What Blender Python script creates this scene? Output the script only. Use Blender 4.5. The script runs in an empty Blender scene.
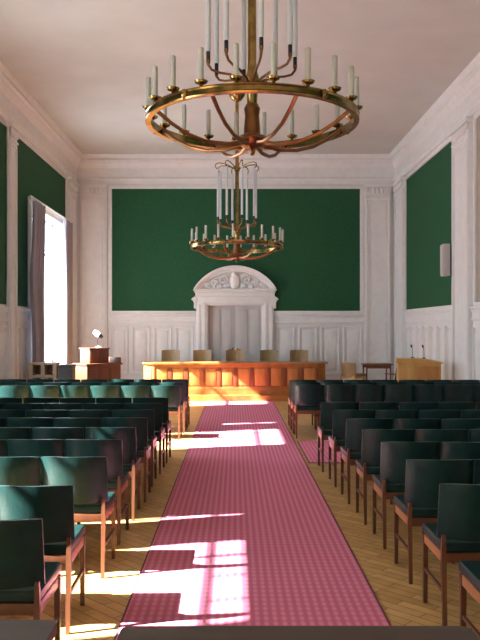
import bpy, bmesh, math, random
from mathutils import Vector, Matrix
random.seed(7)
PI = math.pi
S = bpy.context.scene
COL = S.collection

# ------------------------------------------------------------------ materials
def mat(name, color, rough=0.6, metal=0.0, var=0.0, scale=20.0, bump=0.0, bscale=60.0, spec=0.5, color2=None, stretch=None):
    m = bpy.data.materials.new(name); m.use_nodes = True
    nt = m.node_tree; N = nt.nodes; L = nt.links
    p = N['Principled BSDF']
    p.inputs['Base Color'].default_value = (*color, 1)
    p.inputs['Roughness'].default_value = rough
    p.inputs['Metallic'].default_value = metal
    p.inputs['Specular IOR Level'].default_value = spec
    tc = N.new('ShaderNodeTexCoord')
    if var > 0 or color2:
        mp = N.new('ShaderNodeMapping'); L.new(tc.outputs['Object'], mp.inputs['Vector'])
        if stretch: mp.inputs['Scale'].default_value = stretch
        nz = N.new('ShaderNodeTexNoise'); nz.inputs['Scale'].default_value = scale; nz.inputs['Detail'].default_value = 5
        L.new(mp.outputs['Vector'], nz.inputs['Vector'])
        cr = N.new('ShaderNodeValToRGB')
        c2 = color2 if color2 else tuple(min(1, c*(1+var)) for c in color)
        c1 = color if color2 else tuple(c*(1-var) for c in color)
        cr.color_ramp.elements[0].position = .3; cr.color_ramp.elements[1].position = .7
        cr.color_ramp.elements[0].color = (*c1, 1); cr.color_ramp.elements[1].color = (*c2, 1)
        L.new(nz.outputs['Fac'], cr.inputs['Fac']); L.new(cr.outputs['Color'], p.inputs['Base Color'])
    if bump > 0:
        nb = N.new('ShaderNodeTexNoise'); nb.inputs['Scale'].default_value = bscale; nb.inputs['Detail'].default_value = 3
        L.new(tc.outputs['Object'], nb.inputs['Vector'])
        b = N.new('ShaderNodeBump'); b.inputs['Strength'].default_value = bump; b.inputs['Distance'].default_value = .02
        L.new(nb.outputs['Fac'], b.inputs['Height']); L.new(b.outputs['Normal'], p.inputs['Normal'])
    return m

M = {}
M['white'] = mat('white_paint', (.745, .745, .735), .5, var=.03, scale=3)
M['white_trim'] = mat('white_trim_paint', (.765, .765, .755), .4, var=.04, scale=6)
M['door_paint'] = mat('door_paint', (.52, .51, .50), .45, var=.04, scale=4)
M['ceiling'] = mat('ceiling_plaster', (.585, .585, .55), .8, var=.05, scale=1.2, bump=.12, bscale=18)
M['green'] = mat('green_wall_cloth', (.015, .080, .033), .75, color2=(.022, .100, .045), scale=26, spec=.2)
M['beige_cloth'] = mat('beige_wall_cloth', (.36, .31, .26), .8, var=.06, scale=8)
M['vinyl'] = mat('green_vinyl', (.0085, .030, .027), .32, var=.25, scale=9, bump=.08, bscale=120, spec=.25)
M['chair_wood'] = mat('chair_wood', (.085, .030, .014), .38, color2=(.15, .052, .022), scale=14, stretch=(1, 1, .15))
M['rail_wood'] = mat('rail_wood', (.30, .115, .035), .35, color2=(.42, .18, .06), scale=14, stretch=(1, .2, 1))
M['orange_wood'] = mat('orange_wood', (.31, .115, .024), .4, color2=(.42, .175, .042), scale=7, stretch=(1, 1, .2))
M['orange_panel'] = mat('orange_wood_panel', (.38, .15, .032), .4, color2=(.50, .22, .055), scale=7, stretch=(1, 1, .2))
M['red_wood'] = mat('red_brown_wood', (.13, .042, .018), .4, color2=(.20, .07, .03), scale=8, stretch=(1, 1, .2))
M['stile_wood'] = mat('stile_wood', (.15, .038, .011), .4, color2=(.22, .06, .017), scale=7, stretch=(1, 1, .2))
M['oak'] = mat('light_oak', (.56, .28, .07), .4, color2=(.66, .37, .11), scale=7, stretch=(1, 1, .15))
M['cream_wood'] = mat('cream_wood', (.55, .43, .29), .5, var=.08, scale=8)
M['tan'] = mat('tan_leather', (.27, .18, .08), .5, var=.12, scale=12)
M['dark_desk'] = mat('dark_desk_wood', (.07, .05, .04), .55, color2=(.10, .075, .06), scale=9, spec=.15, stretch=(.2, 1, 1))
M['brass'] = mat('brass', (.32, .21, .07), .24, metal=1.0, var=.45, scale=9)
M['copper'] = mat('copper_brass', (.25, .11, .042), .3, metal=1.0, var=.25, scale=9)
M['candle'] = mat('candle_sleeve', (.52, .53, .47), .5, var=.06, scale=15)
M['tube'] = mat('pale_tube', (.66, .69, .71), .4, var=.04, scale=10)
M['dark_metal'] = mat('dark_metal', (.03, .03, .032), .4, metal=.6)
M['grey_metal'] = mat('grey_speaker_case', (.48, .45, .43), .5, var=.05)
M['case_grey'] = mat('case_grey', (.10, .095, .10), .5, var=.1)
M['white_plastic'] = mat('white_plastic', (.80, .80, .80), .35)
M['black'] = mat('black_plastic', (.012, .012, .013), .45)
M['curtain'] = mat('curtain_cloth', (.36, .34, .385), .85, var=.12, scale=10, stretch=(1, 1, .1))
M['blind'] = mat('blind_cloth', (.66, .63, .58), .9)

def floor_mat():
    m = bpy.data.materials.new('parquet'); m.use_nodes = True
    N = m.node_tree.nodes; L = m.node_tree.links; p = N['Principled BSDF']
    tc = N.new('ShaderNodeTexCoord')
    mp = N.new('ShaderNodeMapping'); mp.inputs['Rotation'].default_value = (0, 0, PI/4)
    L.new(tc.outputs['Object'], mp.inputs['Vector'])
    br = N.new('ShaderNodeTexBrick')
    br.inputs['Scale'].default_value = 1.0; br.inputs['Brick Width'].default_value = .42; br.inputs['Row Height'].default_value = .08
    br.inputs['Mortar Size'].default_value = .003; br.inputs['Bias'].default_value = 0
    br.inputs['Color1'].default_value = (.53, .30, .10, 1); br.inputs['Color2'].default_value = (.70, .435, .17, 1)
    br.inputs['Mortar'].default_value = (.16, .08, .03, 1)
    L.new(mp.outputs['Vector'], br.inputs['Vector'])
    nz = N.new('ShaderNodeTexNoise'); nz.inputs['Scale'].default_value = 9; nz.inputs['Detail'].default_value = 6
    L.new(tc.outputs['Object'], nz.inputs['Vector'])
    mx = N.new('ShaderNodeMix'); mx.data_type = 'RGBA'; mx.blend_type = 'OVERLAY'; mx.inputs[0].default_value = .35
    L.new(br.outputs['Color'], mx.inputs[6]); L.new(nz.outputs['Fac'], mx.inputs[7])
    L.new(mx.outputs[2], p.inputs['Base Color'])
    p.inputs['Roughness'].default_value = .36
    return m
M['parquet'] = floor_mat()

def carpet_mat():
    m = bpy.data.materials.new('pink_carpet'); m.use_nodes = True
    N = m.node_tree.nodes; L = m.node_tree.links; p = N['Principled BSDF']
    tc = N.new('ShaderNodeTexCoord')
    def wave(axis, period):
        w = N.new('ShaderNodeTexWave'); w.wave_type = 'BANDS'; w.bands_direction = axis
        w.inputs['Scale'].default_value = PI/10/period; w.inputs['Distortion'].default_value = 0
        L.new(tc.outputs['Object'], w.inputs['Vector']); return w
    a = wave('X', .052); b = wave('Y', .075)
    mu = N.new('ShaderNodeMath'); mu.operation = 'MULTIPLY'
    mr = N.new('ShaderNodeMapRange'); mr.inputs['To Min'].default_value = .45; L.new(b.outputs['Fac'], mr.inputs['Value'])
    L.new(a.outputs['Fac'], mu.inputs[0]); L.new(mr.outputs[0], mu.inputs[1])
    cr = N.new('ShaderNodeValToRGB')
    cr.color_ramp.elements[0].position = .12; cr.color_ramp.elements[0].color = (.61, .135, .225, 1)
    cr.color_ramp.elements[1].position = .75; cr.color_ramp.elements[1].color = (.72, .26, .365, 1)
    L.new(mu.outputs[0], cr.inputs['Fac']); L.new(cr.outputs['Color'], p.inputs['Base Color'])
    p.inputs['Roughness'].default_value = .8; p.inputs['Specular IOR Level'].default_value = .3
    return m
M['carpet'] = carpet_mat()
M['carpet_edge'] = mat('carpet_binding', (.16, .035, .055), .8)

def glass_mat():
    m = bpy.data.materials.new('window_glass'); m.use_nodes = True
    N = m.node_tree.nodes; L = m.node_tree.links; N.clear()
    o = N.new('ShaderNodeOutputMaterial'); mx = N.new('ShaderNodeMixShader')
    t = N.new('ShaderNodeBsdfTransparent'); t.inputs['Color'].default_value = (.97, .98, 1, 1)
    g = N.new('ShaderNodeBsdfGlossy'); g.inputs['Roughness'].default_value = .02
    mx.inputs[0].default_value = .06
    L.new(t.outputs[0], mx.inputs[1]); L.new(g.outputs[0], mx.inputs[2]); L.new(mx.outputs[0], o.inputs['Surface'])
    return m
M['glass'] = glass_mat()

# ------------------------------------------------------------------ geometry helpers
class B:
    def __init__(s): s.bm = bmesh.new()
    def box(s, x0, x1, y0, y1, z0, z1, bev=0.0, seg=2):
        t = bmesh.new()
        x0, x1 = sorted((x0, x1)); y0, y1 = sorted((y0, y1)); z0, z1 = sorted((z0, z1))
        bmesh.ops.create_cube(t, size=1)
        for v in t.verts:
            v.co = Vector(((x0+x1)/2+v.co.x*(x1-x0), (y0+y1)/2+v.co.y*(y1-y0), (z0+z1)/2+v.co.z*(z1-z0)))
        if bev > 0:
            bmesh.ops.bevel(t, geom=t.edges[:], offset=bev, segments=seg, affect='EDGES', profile=.6)
        s._merge(t); return s
    def _merge(s, t):
        me = bpy.data.meshes.new('tmp'); t.to_mesh(me); t.free(); s.bm.from_mesh(me); bpy.data.meshes.remove(me)
    def tube(s, pts, r, n=8, closed=False, square=False):
        pts = [Vector(p) for p in pts]; k = len(pts)
        rs = r if isinstance(r, (list, tuple)) else [r]*k
        rings = []; prev = None
        for i, p in enumerate(pts):
            if closed: d = pts[(i+1) % k]-pts[i-1]
            else: d = pts[min(i+1, k-1)]-pts[max(i-1, 0)]
            d.normalize()
            if prev is None:
                up = Vector((0, 0, 1)) if abs(d.z) < .9 else Vector((1, 0, 0))
                a = d.cross(up).normalized()
            else:
                a = (prev-d*prev.dot(d)).normalized()
            prev = a; b = d.cross(a)
            off = PI/4 if square else 0
            rings.append([s.bm.verts.new(p+(a*math.cos(2*PI*j/n+off)+b*math.sin(2*PI*j/n+off))*rs[i]) for j in range(n)])
        for i in range(k if closed else k-1):
            A = rings[i]; C = rings[(i+1) % k]
            for j in range(n):
                s.bm.faces.new((A[j], A[(j+1) % n], C[(j+1) % n], C[j]))
        if not closed:
            s.bm.faces.new(rings[0][::-1]); s.bm.faces.new(rings[-1])
        return s
    def lathe(s, prof, c=(0, 0, 0), n=20):
        c = Vector(c); rings = []
        for r, z in prof:
            rings.append([s.bm.verts.new(c+Vector((max(r, 1e-4)*math.cos(2*PI*j/n), max(r, 1e-4)*math.sin(2*PI*j/n), z))) for j in range(n)])
        for i in range(len(rings)-1):
            for j in range(n):
                s.bm.faces.new((rings[i][j], rings[i][(j+1) % n], rings[i+1][(j+1) % n], rings[i+1][j]))
        s.bm.faces.new(rings[0][::-1]); s.bm.faces.new(rings[-1])
        return s
    def prism(s, poly, lo, hi, plane='xz'):
        def P(a, b, c):
            return {'xz': (a, c, b), 'yz': (c, a, b), 'xy': (a, b, c)}[plane]
        A = [s.bm.verts.new(P(a, b, lo)) for a, b in poly]; C = [s.bm.verts.new(P(a, b, hi)) for a, b in poly]
        n = len(poly)
        s.bm.faces.new(A); s.bm.faces.new(C[::-1])
        for i in range(n):
            s.bm.faces.new((A[i], C[i], C[(i+1) % n], A[(i+1) % n]))
        return s
    def ball(s, c, r, n=10):
        t = bmesh.new(); bmesh.ops.create_uvsphere(t, u_segments=n+4, v_segments=n, radius=1)
        r = r if isinstance(r, (tuple, list)) else (r, r, r)
        for v in t.verts: v.co = Vector((c[0]+v.co.x*r[0], c[1]+v.co.y*r[1], c[2]+v.co.z*r[2]))
        s._merge(t); return s
    def build(s, name, m, parent=None, loc=(0, 0, 0), rotz=0, smooth=True):
        bmesh.ops.recalc_face_normals(s.bm, faces=s.bm.faces)
        me = bpy.data.meshes.new(name); s.bm.to_mesh(me); s.bm.free()
        me.materials.append(m if not isinstance(m, str) else M[m])
        if smooth:
            for p in me.polygons: p.use_smooth = True
            me.set_sharp_from_angle(angle=math.radians(35))
        o = bpy.data.objects.new(name, me); COL.objects.link(o)
        o.location = loc; o.rotation_euler = (0, 0, rotz)
        if parent: o.parent = parent
        return o

def tag(o, label, cat, group=None, kind=None):
    o['label'] = label; o['category'] = cat
    if group: o['group'] = group
    if kind: o['kind'] = kind
    return o
def thing(name, label, cat, loc=(0, 0, 0), rotz=0, group=None):
    o = bpy.data.objects.new(name, None); COL.objects.link(o)
    o.empty_display_size = .1
    o.location = loc; o.rotation_euler = (0, 0, rotz)
    return tag(o, label, cat, group)
def dup(root, loc, rotz, label, group=None):
    r = root.copy(); COL.objects.link(r); r.location = loc; r.rotation_euler = (0, 0, rotz)
    r['label'] = label
    if group: r['group'] = group
    for ch in list(root.children):
        c = ch.copy(); COL.objects.link(c); c.parent = r
        for g in list(ch.children):
            d = g.copy(); COL.objects.link(d); d.parent = c
    return r

# ------------------------------------------------------------------ the room
XL, XR, YB, YF, ZC = -4.2, 4.25, 19.5, -4.4, 6.23
DAIS_Y, DAIS_Z = 17.2, .13
T = .3
def side_map(side):
    if side == 'left':  return lambda u, w: (XL+w, u)
    if side == 'right': return lambda u, w: (XR-w, u)
    if side == 'back':  return lambda u, w: (u, YB-w)
    return lambda u, w: (u, YF+w)
class WB(B):                      # boxes in wall coordinates: along the wall, out of the wall, up
    def __init__(s, side): super().__init__(); s.f = side_map(side); s.side = side
    def wb(s, u0, u1, w0, w1, z0, z1, bev=0):
        a = s.f(u0, w0); b = s.f(u1, w1)
        return s.box(a[0], b[0], a[1], b[1], z0, z1, bev)
    def frame(s, u0, u1, z0, z1, t, w0, w1, bev=0):
        s.wb(u0, u1, w0, w1, z1-t, z1, bev); s.wb(u0, u1, w0, w1, z0, z0+t, bev)
        s.wb(u0, u0+t, w0, w1, z0+t, z1-t, bev); s.wb(u1-t, u1, w0, w1, z0+t, z1-t, bev)
        return s

fl = B().box(XL-T, XR+T, YF-T, YB+T, -.2, 0).build('floor', 'parquet', smooth=False)
tag(fl, 'golden brown parquet floor beside the pink carpet', 'floor', kind='structure')
ce = B().box(XL-T, XR+T, YF-T, YB+T, ZC, ZC+.2).build('ceiling', 'ceiling', smooth=False)
tag(ce, 'off white plaster ceiling above the chandeliers', 'ceiling', kind='structure')

WC = [16.5, 10.75, 4.42, -1.7]      # window centres on the left wall
WH = 1.35; WZ0, WZ1 = .85, 4.2
b = B()
b.box(XL-T, XL, YF-T, YB+T, 0, WZ0); b.box(XL-T, XL, YF-T, YB+T, WZ1, ZC)
edges = [YF-T]+[e for c in sorted(WC) for e in (c-WH, c+WH)]+[YB+T]
for i in range(0, len(edges), 2): b.box(XL-T, XL, edges[i], edges[i+1], WZ0, WZ1)
wall_left = tag(b.build('wall_left', 'white', smooth=False), 'white left wall with green panels and the tall windows', 'wall', kind='structure')
wall_right = tag(B().box(XR, XR+T, YF-T, YB+T, 0, ZC).build('wall_right', 'white', smooth=False), 'white right wall with green panel and the wall speaker', 'wall', kind='structure')
DX = .72                          # half width of the door opening
DZ = 2.31
b = B(); b.box(XL, -DX, YB, YB+T, 0, ZC); b.box(DX, XR, YB, YB+T, 0, ZC); b.box(-DX, DX, YB, YB+T, DZ, ZC)
wall_back = tag(b.build('wall_back', 'white', smooth=False), 'white far wall with big green panel around the pedimented door', 'wall', kind='structure')
wall_front = tag(B().box(XL, XR, YF-T, YF, 0, ZC).build('wall_front', 'white', smooth=False), 'plain white wall behind the viewer', 'wall', kind='structure')
dais = tag(B().box(XL, XR, DAIS_Y, YB, 0, DAIS_Z, .008).build('floor_platform', 'orange_wood', smooth=False), 'low wooden platform under the long table', 'platform', kind='structure')

def entablature(side, u0, u1, parent):
    prof = [(0, 5.48), (.05, 5.48), (.05, 5.58), (.075, 5.60), (.075, 5.64), (.04, 5.66), (.04, 5.90), (.07, 5.92), (.085, 5.97),
            (.12, 6.01), (.13, 6.05), (.18, 6.08), (.18, 6.14), (.20, 6.16), (.225, 6.20), (.235, 6.23), (0, 6.23)]
    s = WB(side)
    A = []
    for w, z in prof:
        p = s.f(u0, w); q = s.f(u1, w)
        A.append((s.bm.verts.new((p[0], p[1], z)), s.bm.verts.new((q[0], q[1], z))))
    n = len(A)
    for i in range(n):
        s.bm.faces.new((A[i][0], A[i][1], A[(i+1) % n][1], A[(i+1) % n][0]))
    s.bm.faces.new([a[0] for a in A]); s.bm.faces.new([a[1] for a in A][::-1])
    s.build('cornice', 'white_trim', parent)
def pilaster(side, u0, u1, parent, z0=0):
    s = WB(side)
    s.wb(u0, u1, 0, .07, z0, 5.48)
    t = min(.09, (u1-u0)*.2)
    s.frame(u0+.03, u1-.03, z0+.45, 5.12, .05, .07, .09, .006)
    s.frame(u0+.03+t, u1-.03-t, z0+.55, 5.02, .022, .07, .082, .004)
    s.wb(u0-.02, u1+.02, 0, .11, z0, z0+.28, .008); s.wb(u0-.01, u1+.01, 0, .095, z0+.28, z0+.36, .008)
    s.build('pilaster', 'white_trim', parent)
    s = WB(side)                   # capital with scrolls and leaves
    s.wb(u0-.03, u1+.03, 0, .13, 5.40, 5.48, .008); s.wb(u0-.01, u1+.01, 0, .10, 5.16, 5.20, .008)
    c = (u0+u1)/2; h = (u1-u0)/2
    for k in (-1, 1):
        cu = c+k*(h-.07)
        pts = []
        for i in range(15):
            a = i/14*3.2*PI; r = .075*(1-i/18)
            q = s.f(cu+k*r*math.cos(a), .10); pts.append((q[0], q[1], 5.31+r*math.sin(a)))
        s.tube(pts, .018, 6)
    m = max(2, int((h*2-.3)/.11))
    for i in range(m):
        q = s.f(c+(i-(m-1)/2)*.11, .09); s.ball((q[0], q[1], 5.30), (.04, .04, .085), 6)
    s.build('capital', 'white_trim', parent)
def wainscot(side, u0, u1, n, parent, z0=0):
    s = WB(side)
    s.wb(u0, u1, 0, .07, 2.04, 2.09, .01); s.wb(u0, u1, 0, .045, 1.99, 2.04, .006); s.wb(u0, u1, 0, .02, 1.88, 1.99)
    s.wb(u0, u1, 0, .035, 1.83, 1.88, .006)
    p = (u1-u0)/n
    for i in range(n):
        a, c = u0+i*p+.05, u0+(i+1)*p-.05
        s.frame(a, c, z0+.35, 1.75, .035, 0, .03, .006)
        s.frame(a+.035, c-.035, z0+.385, 1.715, .015, 0, .016, .003)
        s.wb(a+.10, c-.10, 0, .018, z0+.47, 1.63, .008)
    s.build('wainscot', 'white_trim', parent)
def panel(side, u0, u1, z0, z1, parent, m='green'):
    s = WB(side); s.wb(u0, u1, 0, .012, z0, z1); s.build('wall_covering', m, parent, smooth=False)
    s = WB(side); s.frame(u0-.10, u1+.10, z0-.08, z1+.09, .10, 0, .03, .006); s.frame(u0-.01, u1+.01, z0-.01, z1+.01, .03, 0, .045, .006)
    s.build('panel_moulding', 'white_trim', parent)

PZ0, PZ1 = 2.13, 5.38
# back wall
pilaster('back', -4.06, -3.36, wall_back, DAIS_Z); pilaster('back', 3.40, 4.10, wall_back, DAIS_Z)
entablature('back', XL, XR, wall_back)
s = WB('back')                     # green cloth left, right and above the door, with its outer moulding
s.wb(-3.24, -1.0, 0, .012, PZ0, PZ1); s.wb(1.0, 3.29, 0, .012, PZ0, PZ1); s.wb(-1.0, 1.0, 0, .012, DZ+.15, PZ1)
s.build('wall_covering', 'green', wall_back, smooth=False)
s = WB('back')
for a, c in ((-3.34, -1.03), (1.03, 3.39)): s.wb(a, c, 0, .03, PZ0-.08, PZ0+.02, .006); s.wb(a, c, .03, .045, PZ0-.01, PZ0+.02, .004)
s.wb(-3.34, 3.39, 0, .03, PZ1-.01, PZ1+.09, .006); s.wb(-3.25, 3.30, .03, .045, PZ1-.02, PZ1+.01, .004)
s.wb(-3.34, -3.24, 0, .03, PZ0+.02, PZ1-.01, .006); s.wb(3.29, 3.39, 0, .03, PZ0+.02, PZ1-.01, .006)
s.build('panel_moulding', 'white_trim', wall_back)
wainscot('back', -3.34, -1.04, 4, wall_back, DAIS_Z); wainscot('back', 1.04, 3.39, 4, wall_back, DAIS_Z)
# left wall
entablature('left', YF, YB, wall_left)
PIL = [13.62, 7.5, 1.4]
for c in PIL: pilaster('left', c-.07 if c > 13 else c-.4, c+.4, wall_left)
pilaster('left', 18.42, 19.36, wall_left, DAIS_Z)
bays = [(14.02, 18.42), (7.9, 13.70), (1.8, 7.1), (YF+.1, 1.0)]
for (a, c), wc in zip(bays, WC):
    q0, q1 = wc-WH-.2, wc+WH+.2
    s = WB('left')                 # green cloth round the window, then its outer moulding
    s.wb(a+.15, c-.15, 0, .012, WZ1+.16, PZ1)
    if q0 > a+.15: s.wb(a+.15, q0, 0, .012, PZ0, WZ1+.16)
    if c-.15 > q1: s.wb(q1, c-.15, 0, .012, PZ0, WZ1+.16)
    s.build('wall_covering', 'green', wall_left, smooth=False)
    s = WB('left'); s.wb(a, c, 0, .03, PZ1, PZ1+.09, .006); s.wb(a+.03, a+.15, 0, .03, PZ0, PZ1, .006); s.wb(c-.15, c-.03, 0, .03, PZ0, PZ1, .006)
    s.build('panel_moulding', 'white_trim', wall_left)
    wainscot('left', a, q0, 2, wall_left); wainscot('left', q1, c, 2 if c-q1 > .6 else 1, wall_left)
# right wall
entablature('right', YF, YB, wall_right)
pilaster('right', 18.42, 19.36, wall_right, DAIS_Z)
for c in (13.72, 7.5, 1.4): pilaster('right', c-.5, c+.5, wall_right)
panel('right', 14.36, 18.3, PZ0, PZ1, wall_right); wainscot('right', 14.24, 18.4, 7, wall_right)
panel('right', 8.2, 13.0, PZ0, PZ1, wall_right, 'beige_cloth'); wainscot('right', 8.02, 13.2, 8, wall_right)
panel('right', 2.1, 6.8, PZ0, PZ1, wall_right); wainscot('right', 1.92, 6.98, 8, wall_right)
for side, w in (('left', XL), ('right', XR)):
    s = WB(side)
    s.wb(YF, DAIS_Y-.01, 0, .03, 0, .2, .006)
    tag(s.build('baseboard_'+side, 'white_trim'), 'white baseboard along the foot of the %s wall' % side, 'baseboard', kind='structure')
s = WB('back')
s.wb(-3.3, -1.06, 0, .03, DAIS_Z, DAIS_Z+.2, .006); s.wb(1.06, 3.35, 0, .03, DAIS_Z, DAIS_Z+.2, .006)
tag(s.build('baseboard_back', 'white_trim'), 'white baseboard along the foot of the far wall', 'baseboard', kind='structure')

# ------------------------------------------------------------------ door with pediment
door = thing('door_1', 'grey white double door under an arched carved pediment on the far wall', 'door', (0, YB, DAIS_Z)); door['kind'] = 'structure'
dz = DAIS_Z
for k in (-1, 1):
    s = B(); a, c = sorted((k*.002, k*DX)); s.box(a, c, .08, .13, 0, DZ-dz, .004)
    for z0, z1 in ((.12, .75), (.87, 2.06)):
        for q0, q1 in ((a+.08, (a+c)/2-.03), ((a+c)/2+.03, c-.08)):
            s.box(q0, q1, .062, .08, z0, z1, .012)
    lf = s.build('door_leaf', 'door_paint', door)
    h = B(); h.tube([(k*.06, .08, 1.0), (k*.06, .03, 1.0), (k*.15, .03, 1.0)], .011, 8); h.ball((k*.06, .076, 1.0), (.025, .01, .05), 8)
    h.build('door_handle', 'brass', lf)
s = B()
for k in (-1, 1):
    s.box(k*DX, k*1.02, -.09, 0, 0, DZ-dz, .01); s.box(k*(DX+.05), k*(DX+.13), -.115, -.09, 0, DZ-dz+.05, .008)
    s.box(k*(DX+.19), k*(DX+.27), -.11, -.09, 0, DZ-dz, .008)
    s.box(k*.70, k*1.05, -.12, 0, 0, .25, .01)
    s.box(k*DX, k*(DX-.001*k*k-.02), -.02, .2, 0, DZ-dz)
s.box(-1.02, 1.02, -.09, 0, DZ-dz, DZ-dz+.22, .01); s.box(-.86, .86, -.115, -.09, DZ-dz+.05, DZ-dz+.13, .008)
s.box(-DX, DX, -.02, .2, DZ-dz-.02, DZ-dz)
s.build('door_casing', 'white_trim', door)
s = B(); s.box(-DX-.1, DX+.1, .26, .32, -.1, DZ-dz+.1); s.build('door_light_stop', 'white', door)  # added box, stops sky light leaking between the leaves
s = B()                            # entablature, arch, tympanum
e0 = DZ-dz+.22
s.box(-1.04, 1.04, -.12, 0, e0, e0+.10, .008); s.box(-1.06, 1.06, -.18, 0, e0+.10, e0+.15, .01); s.box(-1.09, 1.09, -.22, 0, e0+.15, e0+.19, .01)
for k in (-1, 1):
    pts = []                       # side consoles
    for i in range(13):
        a = i/12*2.6*PI; r = .075*(1-i/16); pts.append((k*1.05+k*r*math.cos(a), -.07, e0-.10+r*math.sin(a)))
    s.tube(pts, .03, 6)
    s.box(k*1.0, k*1.08, -.10, 0, e0-.32, e0, .02)
z1 = e0+.19; W = 1.05; H = .58
R = (W*W+H*H)/(2*H); zc = z1+H-R; a0 = math.asin(W/R)
def arc(rad, n=28, half=a0): return [(rad*math.sin(-half+2*half*i/n), zc+rad*math.cos(-half+2*half*i/n)) for i in range(n+1)]
s.prism(arc(R-.02), -.05, 0)
for r0, r1, w in ((R-.12, R-.06, .13), (R-.06, R, .2), (R-.02, R+.03, .24)):
    o_, i_ = arc(r1), arc(r0, half=a0*.985)
    n = len(o_)
    for i in range(n-1): s.prism([o_[i], o_[i+1], i_[i+1], i_[i]], -w, 0)
s.build('pediment', 'white_trim', door, smooth=False)
s = B()                            # carved relief
s.ball((0, -.09, z1+.20), (.14, .09, .21), 12); s.ball((0, -.12, z1+.37), (.10, .07, .08), 10)
s.ball((0, -.13, z1+.19), (.075, .05, .13), 10)
for k in (-1, 1):
    for cx, cz, rr, turns in ((.30, .24, .12, 2.6), (.54, .16, .09, 2.6), (.74, .10, .06, 2.4), (.22, .08, .06, 2.2), (.42, .06, .05, 2.2)):
        pts = [(k*(cx-rr*(1-i/24)*math.cos(i/20*turns*PI)), -.10, z1+cz+rr*(1-i/24)*math.sin(i/20*turns*PI)) for i in range(21)]
        s.tube(pts, .034, 6)
    for i in range(6):
        s.ball((k*(.18+.12*i), -.065, z1+.05+.02*(i % 2)), (.05, .03, .03), 6)
    s.tube([(k*.12, -.07, z1+.33), (k*.28, -.08, z1+.39), (k*.46, -.07, z1+.30), (k*.62, -.07, z1+.25), (k*.85, -.06, z1+.07)], .025, 6)
s.build('carved_relief', 'white_trim', door)

# ------------------------------------------------------------------ windows
for i, c in enumerate(WC):
    w = thing('window_%d' % (i+1), ['tall bright window between grey curtains at the far left', 'tall window on the left wall lighting the cross aisle',
              'tall window on the left wall beside the foreground desks', 'tall window on the left wall behind the viewer'][i], 'window', (XL, c, WZ0))
    w['kind'] = 'structure'
    h = WZ1-WZ0
    s = B()                        # casing, local: x into room, y along wall
    for k in (-1, 1):
        s.box(0, .05, k*WH, k*(WH+.2), -.3, h+.02, .006); s.box(.05, .075, k*(WH+.12), k*(WH+.2), -.3, h+.02, .006)
        s.box(-.24, .0, k*WH, k*(WH-.015), 0, h)
    s.box(0, .05, -WH-.2, WH+.2, h, h+.16, .006); s.box(.05, .09, -WH-.22, WH+.22, h+.10, h+.18, .008)
    s.box(-.24, .0, -WH, WH, h-.015, h)
    s.build('window_casing', 'white_trim', w)
    s = B(); s.box(-.24, .14, -WH-.24, WH+.24, -.05, 0, .01); s.build('window_sill', 'white_trim', w)
    s = B(); fx0, fx1 = -.25, -.19
    for k in (-1, 1): s.box(fx0, fx1, k*WH, k*(WH-.08), 0, h, .004)
    s.box(fx0, fx1, -WH, WH, 0, .09, .004); s.box(fx0, fx1, -WH, WH, h-.08, h, .004)
    tz = 2.95 if i == 1 else 2.53
    s.box(fx0, fx1, -WH, WH, tz, tz+.045, .004)
    for k in (0,): s.box(fx0, fx1, k-.022, k+.022, .09, h-.08, .004)
    for k in (-.9, -.45, .45, .9): s.box(-.23, -.21, k-.012, k+.012, tz+.04, h-.08)
    s.box(-.23, -.21, -WH, WH, tz+.12, tz+.14)
    s.build('window_frame', 'white_trim', w)
    s = B(); s.box(-.222, -.218, -WH+.05, WH-.05, .05, h-.05); s.build('window_pane', 'glass', w, smooth=False)
    # light portal (helps sampling the sky through this opening)
    L = bpy.data.lights.new('sky_portal', 'AREA'); L.shape = 'RECTANGLE'; L.size = h; L.size_y = 2*WH; L.cycles.is_portal = True
    lo = bpy.data.objects.new('sky_portal', L); COL.objects.link(lo)
    lo.location = (XL-T-.03, c, (WZ0+WZ1)/2); lo.rotation_euler = (0, -PI/2, 0)

def curtain(name, label, y0, y1, z0, z1, x=-3.97, folds=5, bulge=0.0):
    s = B(); n = 60; rows = 14; vs = []
    for r in range(rows+1):
        z = z0+(z1-z0)*r/rows; row = []
        f = r/rows
        for i in range(n+1):
            u = i/n
            sh = -bulge*math.exp(-((f-.62)/.14)**2)*(1-u)
            y = y0+(y1-y0)*u+sh+.012*math.sin(3*f+u*9)
            xx = x+.055*math.sin(u*folds*2*PI+.5*math.sin(4*f))+.012*math.sin(u*folds*4.6*PI+1)
            row.append((xx, y, z))
        vs.append(row)
    F = [[s.bm.verts.new(p) for p in row] for row in vs]
    Bk = [[s.bm.verts.new((p[0]-.006, p[1], p[2])) for p in row] for row in vs]
    for r in range(rows):
        for i in range(n):
            s.bm.faces.new((F[r][i], F[r][i+1], F[r+1][i+1], F[r+1][i])); s.bm.faces.new((Bk[r][i], Bk[r+1][i], Bk[r+1][i+1], Bk[r][i+1]))
    for i in range(n):
        for r in (0, rows): s.bm.faces.new((F[r][i], F[r][i+1], Bk[r][i+1], Bk[r][i]))
    for r in range(rows):
        for i in (0, n): s.bm.faces.new((F[r][i], F[r+1][i], Bk[r+1][i], Bk[r][i]))
    return tag(s.build(name, 'curtain'), label, 'curtain', 'grey curtains')
wn = ['bright far left window', 'unseen second window from far wall', 'unseen third window from far wall', 'window behind the viewer']
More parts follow.
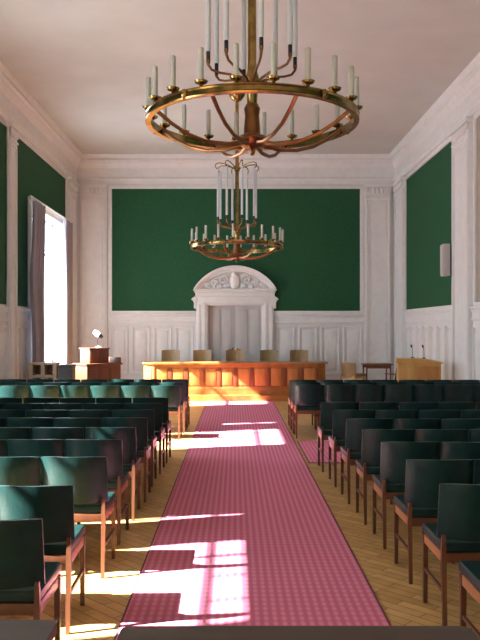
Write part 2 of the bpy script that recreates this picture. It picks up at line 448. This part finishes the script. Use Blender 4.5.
for i, c in enumerate(WC):  # curtains added at out-of-view windows too, their gaps shape the sun patches
    zt = WZ1+.02
    curtain('curtain', 'grey mauve curtain gathered at the near side of the '+wn[i], c-1.86, c-1.13, .03, zt, folds=5, bulge=.22)
    curtain('curtain', 'blue grey curtain gathered at the far side of the '+wn[i], c+(.76 if i == 0 else .47), c+(1.4 if i == 0 else 1.3), .03, zt, folds=6)
    rd = thing('curtain_rail', 'slim rail carrying the grey curtains of the '+wn[i], 'curtain rail', (-3.97, c, zt+.04), group='curtain rails')
    s = B(); s.tube([(0, -1.95, 0), (0, 1.55, 0)], .014, 8); s.build('rod', 'white_trim', rd)
    for k in (-1.6, 1.3):
        s = B(); s.tube([(-.14, k, 0), (0, k, 0)], .01, 6); s.build('bracket', 'white_trim', rd)
bl = thing('added_sun_blind', 'unseen cream roller blind added to trim sunlight in the third window', 'blind', (XL-.12, WC[2], 0))  # unseen blind, added to end the sun patch on the aisle carpet
s = B(); s.box(-.004, .004, -WH+.03, WH-.03, 3.53, 4.13); s.build('cloth', 'blind', bl)
s = B(); s.tube([(0, -WH+.02, 4.14), (0, WH-.02, 4.14)], .03, 10); s.build('roller', 'white_trim', bl)
s = B(); s.box(-.012, .012, -WH+.03, WH-.03, 3.50, 3.53, .004); s.build('bottom_bar', 'white_trim', bl)

# ------------------------------------------------------------------ carpets
CT = .008
def carpet(name, label, x0, x1, y0, y1):
    t = thing(name, label, 'carpet', (0, 0, 0))
    s = B(); s.box(x0+.012, x1-.012, y0+.012, y1-.012, 0.0005, CT); s.build('pile', 'carpet', t, smooth=False)
    s = B(); s.box(x0, x0+.012, y0, y1, 0.0005, CT); s.box(x1-.012, x1, y0, y1, 0.0005, CT)
    s.box(x0+.012, x1-.012, y0, y0+.012, 0.0005, CT); s.box(x0+.012, x1-.012, y1-.012, y1, 0.0005, CT); s.build('binding', 'carpet_edge', t, smooth=False)
carpet('carpet_runner', 'long pink carpet running up the aisle to the long table', -.66, .89, 2.6, DAIS_Y-.06)
carpet('carpet_strip', 'short pink carpet crossing between the two right blocks of chairs', .93, 4.0, 9.3, 11.1)

# ------------------------------------------------------------------ audience chairs
def chair_proto(name, label, cat, group, cloth, wood, rail, top=.83, back0=.50, w=.225, arms=False):
    t = thing(name, label, cat, group=group)
    lx = w-.02
    for k in (-1, 1):
        s = B(); s.tube([(k*lx, .41, 0), (k*lx, .405, .43)], [.017, .022], 4, square=True); s.build('leg', wood, t)
        s = B(); s.tube([(k*lx, -.02, 0), (k*lx, .012, .40), (k*lx, .008, back0+.03)], [.016, .021, .014], 4, square=True); s.build('leg', wood, t)
        s = B(); s.box(k*lx-.011, k*lx+.011, .02, .40, .375, .43, .004); s.build('seat_rail', rail, t)
        s = B(); s.box(k*lx-.008, k*lx+.008, .0, .408, .20, .222, .003); s.build('stretcher', wood, t)
    s = B(); s.box(-lx+.01, lx-.01, .395, .415, .375, .43, .004); s.build('seat_rail', rail, t)
    s = B(); s.box(-lx+.01, lx-.01, .003, .022, .375, .43, .004); s.build('seat_rail', wood, t)
    s = B(); s.box(-w+.008, w-.008, .012, .455, .428, .485, .018, 3)
    for v in s.bm.verts:           # crowned cushion
        if v.co.z > .47: v.co.z += .012*max(0, 1-(v.co.x/w)**2)*max(0, 1-((v.co.y-.23)/.25)**2)
    s.build('seat', cloth, t)
    s = B(); n = 14; mz = 8; th = .034
    G = []
    for side in (0, 1):
        g = []
        for j in range(mz+1):
            z = back0+(top-back0)*j/mz; row = []
            for i in range(n+1):
                x = -w+2*w*i/n
                rake = -.012-.055*(z-back0)/(top-back0)
                e = min(1, min(i, n-i)/1.5, min(j, mz-j)/1.2+.35)
                y = rake-.008+.080*(x/w)**2+(-1 if side else 1)*th/2*(.35+.65*e)+.012
                zz = z-(.012*(abs(x)/w)**3 if j == mz else 0)
                row.append(s.bm.verts.new((x, y, zz)))
            g.append(row)
        G.append(g)
    for side in (0, 1):
        for j in range(mz):
            for i in range(n): s.bm.faces.new((G[side][j][i], G[side][j][i+1], G[side][j+1][i+1], G[side][j+1][i]))
    for i in range(n):
        for j in (0, mz): s.bm.faces.new((G[0][j][i], G[0][j][i+1], G[1][j][i+1], G[1][j][i]))
    for j in range(mz):
        for i in (0, n): s.bm.faces.new((G[0][j][i], G[0][j+1][i], G[1][j+1][i], G[1][j][i]))
    s.build('backrest', cloth, t)
    if arms:
        for k in (-1, 1):
            s = B(); s.tube([(k*lx, .40, .43), (k*lx, .39, .63)], .016, 4, square=True); s.box(k*lx-.022, k*lx+.022, .0, .43, .63, .655, .008)
            s.build('armrest', wood, t)
    return t

ORD = ['first', 'second', 'third', 'fourth', 'fifth', 'sixth', 'seventh', 'eighth', 'ninth']
NEXT = {}
F = 740.0
def in_view(x, y):
    if y < 1: return False
    px = 235+F*x/y
    return -95 < px < 575
def seat_word(i, n):
    return 'aisle seat by the carpet' if i == 0 else ORD[i]+' seat from the carpet'
proto = None
def rows(side, block, ys, xs_edge, n, z_of=lambda y: 0):
    global proto
    sg = -1 if side == 'left' else 1
    for r, (y, xe) in enumerate(zip(ys, xs_edge)):
        for i in range(n[r] if isinstance(n, list) else n):
            x = xe+sg*(.225+.462*i)
            jx, jy, ja = random.uniform(-.004, .004), random.uniform(-.012, .012), random.uniform(-.015, .015)
            if not in_view(x-sg*.225, y+.2): continue
            if block == 'rear': where = '%s row from the foreground desks' % ORD[r]
            else: where = ['back row', 'middle row', 'front row'][r]
            lab = 'green vinyl chair, %s %s block, %s, %s' % (side, block, where, seat_word(i, n))
            lab = lab.replace(' the ', ' ') if len(lab.split()) > 16 else lab
            g = 'green vinyl chairs in the %s %s block' % (side, block)
            loc = (x+jx, y+jy, z_of(y))
            if proto is None:
                proto = chair_proto('chair', lab, 'chair', g, 'vinyl', 'chair_wood', 'rail_wood')
                proto.location = loc; proto.rotation_euler = (0, 0, ja)
            else: dup(proto, loc, ja, lab, g)
rows('left', 'rear', [3.41, 4.13, 5.05, 5.83, 6.53, 7.23, 7.93, 8.63, 9.33], [-.89, -.91, -.88, -.89, -.88, -.86, -.87, -.85, -.84], 6)
rows('left', 'front', [11.25, 11.95, 12.65], [-.83, -.80, -.80], [6, 6, 7])
rows('right', 'rear', [3.43, 4.18, 4.95, 5.70, 6.42, 7.15, 7.92, 8.74], [1.16, 1.16, 1.15, 1.13, 1.11, 1.08, 1.05, 1.02], 6)
rows('right', 'front', [11.4, 11.95, 12.5], [.93, .92, .92], 7)

# ------------------------------------------------------------------ foreground desks
def desk(label, x0, x1, y0, y1, z=.75):
    t = thing('desk', label, 'desk', ((x0+x1)/2, (y0+y1)/2, 0), group='dark desks in the foreground')
    hx, hy = (x1-x0)/2, (y1-y0)/2
    r = .03
    poly = []
    for cx, cy, a0_ in ((hx-r, hy-r, 0), (-hx+r, hy-r, PI/2), (-hx+r, -hy+r, PI), (hx-r, -hy+r, 1.5*PI)):
        for i in range(6):
            a = a0_+PI/2*i/5; poly.append((cx+r*math.cos(a), cy+r*math.sin(a)))
    s = B(); s.prism(poly, z-.035, z, 'xy'); s.build('tabletop', 'dark_desk', t)
    for y in (hy-.08, -hy+.06): s = B(); s.box(-hx+.05, hx-.05, y, y+.02, z-.12, z-.035); s.build('apron', 'dark_desk', t)
    for kx in (-1, 1):
        for ky in (-1, 1):
            s = B(); s.tube([(kx*(hx-.07), ky*(hy-.07), 0), (kx*(hx-.07), ky*(hy-.07), z-.035)], [.022, .03], 4, square=True); s.build('leg', 'dark_desk', t)
desk('dark brown desk in the centre foreground at the foot of the carpet', -.36, .745, 1.74, 2.36)
desk('dark brown desk at the bottom left corner beside the left chairs', -1.68, -.575, 1.80, 2.41)

# ------------------------------------------------------------------ long table on the platform
tb = thing('long_table', 'long panelled orange wood table with angled ends on the low platform', 'table', (0, 17.42, DAIS_Z))
s = B()
s.prism([(-2.22, .75), (-2.22, .25), (-1.94, -.05), (1.96, -.05), (2.22, .25), (2.22, .75)], .715, .75, 'xy')
s.build('tabletop', 'orange_wood', tb)
P = [(-2.18, .70), (-2.18, .27), (-1.92, .03), (1.94, .03), (2.16, .27), (2.16, .70)]
s = B(); inner = [(2.13, .70), (2.13, .28), (1.92, .06), (-1.90, .06), (-2.15, .28), (-2.15, .70)]
s.prism(P+inner, .08, .715, 'xy'); s.build('front_board', 'orange_wood', tb, smooth=False)
s = B(); s.prism([(-2.21, .72), (-2.21, .26), (-1.94, .0), (1.96, .0), (2.19, .26), (2.19, .72), (2.10, .72), (2.10, .28), (1.92, .06), (-1.90, .06), (-2.15, .28), (-2.15, .72)], .0, .10, 'xy')
s.build('plinth', 'orange_wood', tb, smooth=False)
n = 10
pw = (1.94+1.92)/n
s = B(); s.box(-1.92, 1.94, .01, .035, .64, .715, .004); s.box(-1.92, 1.94, .01, .035, .10, .19, .004); s.build('rail', 'orange_wood', tb)
for i in range(n+1):
    x = -1.92+pw*i; s = B(); s.box(x-.048 if i else x, x+.048 if i < n else x, .004, .035, .19, .64, .004); s.build('stile', 'stile_wood', tb)
for i in range(n):
    x = -1.92+pw*i; s = B(); s.box(x+.07, x+pw-.07, .012, .04, .215, .615, .010); s.build('front_panel', 'orange_panel', tb)
for k, (a, c) in ((-1, ((-2.18, .27), (-1.92, .03))), (1, ((2.16, .27), (1.94, .03)))):
    av, cv = Vector((*a, 0)), Vector((*c, 0)); d = cv-av; nn = Vector((d.y, -d.x, 0)).normalized()
    if nn.y > 0: nn = -nn
    s = B()
    q = [av+d*.18, av+d*.82]
    s.prism([(p.x, p.y) for p in (q[0], q[1], q[1]+nn*.02, q[0]+nn*.02)], .22, .61, 'xy'); s.build('end_panel', 'orange_panel', tb, smooth=False)

# five chairs behind it, facing the hall
cp = None
for i, (px, lab) in enumerate(((171, 'tan leather chair behind the long table, leftmost of five'), (202.5, 'tan leather chair behind the long table, second from its left end'),
                 (235, 'tan leather chair behind the middle of the long table before the door'), (269, 'tan leather chair behind the long table, second from its right end'),
                 (299, 'tan leather chair behind the long table, rightmost of five'))):
    x = (px-235)*18.62/F
    g = 'tan chairs behind the long table'
    if cp is None:
        cp = chair_proto('upholstered_chair', lab, 'chair', g, 'tan', 'chair_wood', 'chair_wood', top=1.02, back0=.52, w=.23)
        cp.location = (x, 18.58, DAIS_Z); cp.rotation_euler = (0, 0, PI)
    else: dup(cp, (x, 18.58, DAIS_Z), PI+random.uniform(-.03, .03), lab, g)

# ------------------------------------------------------------------ right front corner: side table, two chairs, lectern
t = thing('side_table', 'small side table with red brown top beside the wooden cabinet at right', 'table', (3.40, 17.75, DAIS_Z))
s = B(); s.box(-.33, .33, -.28, .28, .69, .72, .006); s.build('tabletop', 'red_wood', t)
for y in (-.25, .23): s = B(); s.box(-.29, .29, y, y+.02, .61, .69); s.build('apron', 'red_wood', t)
for kx in (-1, 1):
    for ky in (-1, 1):
        s = B(); s.tube([(kx*.28, ky*.23, 0), (kx*.28, ky*.23, .69)], [.016, .022], 4, square=True); s.build('leg', 'red_wood', t)
lowc = chair_proto('upholstered_chair', 'tan low backed chair turned sideways at the left of the small side table', 'chair', 'chairs at the side table', 'tan', 'oak', 'oak', top=.76, back0=.40)
lowc.location = (2.66, 17.5, DAIS_Z); lowc.rotation_euler = (0, 0, math.radians(-50))
ac = chair_proto('armchair', 'dark wooden armchair between the side table and the wooden cabinet', 'chair', 'chairs at the side table', 'black', 'red_wood', 'red_wood', top=.80, arms=True)
ac.location = (3.86, 16.85, 0); ac.rotation_euler = (0, 0, .5)

lc = thing('wooden_lectern', 'light oak cabinet lectern with sloped top at the right wall', 'lectern', (3.53, 14.25, 0), math.radians(-10))
s = B(); s.box(-.40, .40, -.26, .26, .06, 1.03, .006); s.build('body', 'oak', lc)
s = B(); s.box(-.37, .37, -.23, .23, 0, .06); s.build('plinth', 'oak', lc)
s = B(); s.prism([(-.42, 1.03), (.44, 1.03), (.44, 1.05), (.10, 1.11), (-.42, 1.12)], -.29, .29); s.build('sloped_top', 'oak', lc)
for x0, x1 in ((-.38, -.23), (-.21, -.07)):
    s = B(); s.box(x0, x1, -.275, -.26, .12, .98, .006); s.build('side_board', 'cream_wood' if False else 'oak', lc)
s = B(); s.box(-.04, .37, -.275, -.26, .12, .98, .006); s.build('front_panel', 'orange_panel', lc)

for (mx_, lab), top in zip(((3.42, 'thin black gooseneck microphone on the left part of the oak lectern'), (3.64, 'thin black gooseneck microphone on the right part of the oak lectern')), (1.119, 1.1125)):
    mi = thing('microphone', lab, 'microphone', (mx_, 14.25, top), group='microphones on the oak lectern')
    s = B(); s.lathe([(.035, 0), (.035, .012), (.012, .022)], n=12); s.build('base', 'black', mi)
    s = B(); s.tube([(0, 0, .015), (0, .005, .10), (-.005, .0, .17), (-.02, -.02, .215)], .005, 6); s.build('gooseneck', 'dark_metal', mi)
    s = B(); s.tube([(-.02, -.02, .21), (-.035, -.035, .245), (-.04, -.04, .262)], [.014, .02, .012], 8); s.build('capsule', 'black', mi)

# ------------------------------------------------------------------ left front corner: pulpit, lamp, low shelf
pu = thing('pulpit', 'two tier red brown wooden pulpit beside the far left window', 'lectern', (-2.98, 16.1, 0), math.radians(42))
s = B(); s.box(-.42, .42, -.25, .30, .05, .90, .006); s.build('lower_case', 'red_wood', pu)
s = B(); s.box(-.39, .39, -.22, .27, 0, .05); s.build('plinth', 'red_wood', pu)
s = B(); s.box(-.45, .45, -.28, .33, .90, .94, .006); s.build('desk_board', 'red_wood', pu)
for k in (-1, 0, 1):
    s = B(); s.box(k*.27-.115, k*.27+.115, -.266, -.25, .15, .82, .008); s.build('front_panel', 'red_wood', pu)
s = B(); s.box(-.28, .20, -.12, .28, .94, 1.24, .006); s.build('upper_case', 'red_wood', pu)
s = B(); s.box(-.30, .22, -.14, .30, 1.24, 1.27, .006); s.build('upper_top', 'red_wood', pu)
for x0, x1 in ((-.26, -.05), (-.03, .18)):
    s = B(); s.box(x0, x1, -.135, -.12, .97, 1.21, .006); s.build('cupboard_door', 'orange_wood' if False else 'red_wood', pu)
s = B(); s.box(.40, .43, -.25, .28, .94, 1.06, .004); s.build('side_rail', 'red_wood', pu)
lp = thing('desk_lamp', 'white headed desk lamp standing on top of the wooden pulpit', 'lamp', (-2.98, 16.15, 1.27))
s = B(); s.lathe([(.07, 0), (.07, .012), (.02, .025), (.012, .04)]); s.build('base', 'white_plastic', lp)
s = B(); s.tube([(0, 0, .03), (-.02, 0, .12), (-.01, 0, .20), (.03, -.02, .26)], .008, 8); s.build('stem', 'dark_metal', lp)
s = B(); s.tube([(-.10, 0, .35), (-.03, -.01, .31), (.03, -.02, .265)], [.045, .065, .055], 12); s.build('lamp_head', 'white_plastic', lp)
s = B(); s.tube([(.03, -.02, .265), (.09, -.03, .22)], [.05, .035], 12); s.build('lamp_cap', 'black', lp)
sh = thing('low_shelf', 'low cream shelf unit with square openings below the far left window', 'shelf', (-3.64, 14.0, 0))
s = B(); s.box(-.24, .24, .27, .29, .05, 1.0); s.build('back_board', 'red_wood', sh)
s = B(); s.box(-.27, .27, -.015, .30, 1.0, 1.035, .005); s.build('top_board', 'cream_wood', sh)
s = B(); s.box(-.25, .25, .01, .28, 0, .06); s.build('plinth', 'cream_wood', sh)
for z in (.48, .76): s = B(); s.box(-.24, .24, 0, .27, z, z+.05); s.build('shelf_board', 'cream_wood', sh)
for x0, x1 in ((-.26, -.19), (-.035, .035), (.19, .26)):
    s = B(); s.box(x0, x1, 0, .29, .06, 1.0, .003); s.build('upright', 'cream_wood', sh)
cs = thing('equipment_case', 'dark grey upright case standing between cream shelf and pulpit', 'case', (-3.22, 14.2, 0))
s = B(); s.box(-.13, .13, -.15, .15, .03, .92, .012); s.build('body', 'case_grey', cs)
s = B(); s.box(-.135, .135, -.155, .155, .92, 1.0, .012); s.build('lid', 'case_grey', cs)
s = B(); s.tube([(-.06, -.16, .70), (-.06, -.18, .72), (.06, -.18, .72), (.06, -.16, .70)], .008, 6); s.build('handle', 'black', cs)
for kx in (-1, 1):
    for ky in (-1, 1):
        s = B(); s.lathe([(.02, 0), (.02, .03)], (kx*.1, ky*.11, 0), 8); s.build('foot', 'black', cs)

# ------------------------------------------------------------------ wall speaker
sp = thing('wall_speaker', 'grey box loudspeaker mounted high on the green right wall panel', 'speaker', (XR, 14.42, 3.03))
s = B(); s.box(-.22, -.09, -.13, .10, -.32, .30, .012); s.build('case', 'grey_metal', sp)
s = B(); s.box(-.232, -.22, -.11, .08, -.29, .27, .005); s.build('grille', 'grey_metal', sp)
s = B(); s.box(-.09, -.012, -.05, .05, -.30, .14, .005); s.build('bracket', 'black', sp)

# ------------------------------------------------------------------ chandeliers
def chandelier():
    t = thing('chandelier', '', 'chandelier')
    R = .875
    s = B()                        # ring: flat brass hoop, origin at ring bottom
    n = 72
    prof = [(-.022, 0), (.022, 0), (.026, .01), (.018, .02), (.018, .05), (.026, .06), (.022, .07), (-.022, .07)]
    rings = [[s.bm.verts.new(((R+r)*math.cos(2*PI*i/n), (R+r)*math.sin(2*PI*i/n), z)) for r, z in prof] for i in range(n)]
    m = len(prof)
    for i in range(n):
        for j in range(m): s.bm.faces.new((rings[i][j], rings[i][(j+1) % m], rings[(i+1) % n][(j+1) % m], rings[(i+1) % n][j]))
    rg = s.build('hoop', 'brass', t)
    for k in range(5):            # cast ornaments round the hoop
        a = 2*PI*(k+.25)/5; s = B(); s.ball(((R+.022)*math.cos(a), (R+.022)*math.sin(a), .035), (.028, .028, .04), 8); s.build('boss', 'brass', rg)
    zl = -.16
    s = B(); s.lathe([(.0, -.26), (.02, -.25), (.03, -.22), (.015, -.20), (.05, -.19), (.11, -.17), (.14, -.13), (.12, -.10), (.07, -.08), (.07, -.03), (.06, .08), (.07, .14), (.05, .18)], n=24)
    s.build('hub', 'copper', t)
    s = B(); s.lathe([(.04, .16), (.05, .30), (.075, .34), (.06, .40), (.042, .46), (.037, .55), (.036, 1.48), (.055, 1.50), (.055, 1.56), (.036, 1.60), (.034, ZC-3.42-.16)], n=16)
    s.build('stem', 'brass', t)
    s = B()
    z = ZC-3.42-.16
    s.lathe([(.03, z-.03), (.09, z), (.15, z+.08), (.17, z+.14), (.17, z+.158)], n=20); s.build('ceiling_rose', 'brass', t)
    for k in range(8):             # arms hub -> hoop
        a = 2*PI*(k+.5)/8; ca, sa = math.cos(a), math.sin(a)
        pts = [(r*ca, r*sa, zz) for r, zz in ((.08, -.15), (.24, -.185), (.42, -.175), (.58, -.13), (.72, -.055), (.865, .05))]
        s = B(); s.tube(pts, [.022, .018, .016, .016, .016, .018], 8); s.build('arm', 'copper', t)
    for k in range(20):            # candles
        a = 2*PI*(k+.5)/20; x, y = R*math.cos(a), R*math.sin(a)
        s = B(); s.lathe([(.018, .07), (.012, .085), (.045, .10), (.052, .115), (.02, .112), (.02, .13)], (x, y, 0), 14); cup = s.build('candle_holder', 'brass', t)
        s = B(); s.lathe([(.021, .118), (.021, .355), (.017, .360), (.001, .362)], (x, y, 0), 10); s.build('candle', 'candle', cup)
    for k in range(8):             # tall pale tubes hung between an upper crown and the upturned inner brackets
        a = math.radians(10)+2*PI*k/8; ca, sa = math.cos(a), math.sin(a); r = .375
        s = B(); s.tube([(rr*ca, rr*sa, zz) for rr, zz in ((.03, .33), (.10, .385), (.19, .42), (.28, .43), (.345, .45), (.375, .49), (.375, .53))], [.014, .012, .011, .011, .011, .012, .02], 8)
        br = s.build('bracket', 'copper', t)
        s = B(); s.lathe([(.014, .50), (.017, .52), (.017, .60), (.017, .61)], (r*ca, r*sa, 0), 10); s.build('ferrule', 'dark_metal', br)
        s = B(); s.lathe([(.022, .60), (.022, 1.50), (.015, 1.52)], (r*ca, r*sa, 0), 12); s.build('tube', 'tube', t)
        s = B(); s.tube([(rr*ca, rr*sa, zz) for rr, zz in ((.04, 1.53), (.14, 1.58), (.26, 1.62), (.36, 1.63), (.42, 1.60), (.43, 1.55), (.40, 1.52), (.375, 1.51))], .010, 8); s.build('hook', 'brass', t)
    return t
ch = chandelier(); ch.location = (.145, 6.28, 3.42); ch['label'] = 'large near brass ring chandelier with pale candles hanging over the aisle'
ch2 = dup(ch, (.04, 14.2, 3.22), math.radians(4), 'smaller looking far brass chandelier hanging before the green far wall')
for o in (ch, ch2): o['group'] = 'brass chandeliers'
# the far one hangs 0.2 m lower: it carries its own longer ceiling stem
for c in ch2.children:
    if c.name.startswith('ceiling_rose'): c.location = (0, 0, .2)
    if c.name.startswith('stem'):
        c.data = c.data.copy()
        for v in c.data.vertices:
            if v.co.z > 2: v.co.z += .2

# ------------------------------------------------------------------ light
w = bpy.data.worlds.new('sky'); S.world = w; w.use_nodes = True
bg = w.node_tree.nodes['Background']; bg.inputs['Color'].default_value = (.85, .94, 1.0, 1); bg.inputs['Strength'].default_value = 13.0
L = bpy.data.lights.new('sun', 'SUN'); L.energy = 85; L.angle = math.radians(.8); L.color = (1.0, .97, .92)
so = bpy.data.objects.new('sun', L); COL.objects.link(so)
so.rotation_euler = Vector((1, .25, -.8)).to_track_quat('-Z', 'Y').to_euler(); so.location = (-20, 5, 15)

cam = bpy.data.cameras.new('camera'); co = bpy.data.objects.new('camera', cam); COL.objects.link(co)
co.location = (0, 0, 1.7); co.rotation_euler = (PI/2, 0, 0)
cam.sensor_fit = 'AUTO'; cam.sensor_width = 36; cam.lens = F/640*36
cam.shift_x = 5/640; cam.shift_y = 8/640; cam.clip_start = .05
S.camera = co

S.view_settings.view_transform = 'Standard'; S.view_settings.look = 'None'; S.view_settings.gamma = 1
S.view_settings.use_curve_mapping = False
S.view_settings.exposure = 0.0
S.cycles.use_denoising = True
S.cycles.max_bounces = 10; S.cycles.diffuse_bounces = 6; S.cycles.glossy_bounces = 4; S.cycles.transparent_max_bounces = 12
S.cycles.sample_clamp_indirect = 10
S.cycles.caustics_reflective = False; S.cycles.caustics_refractive = False
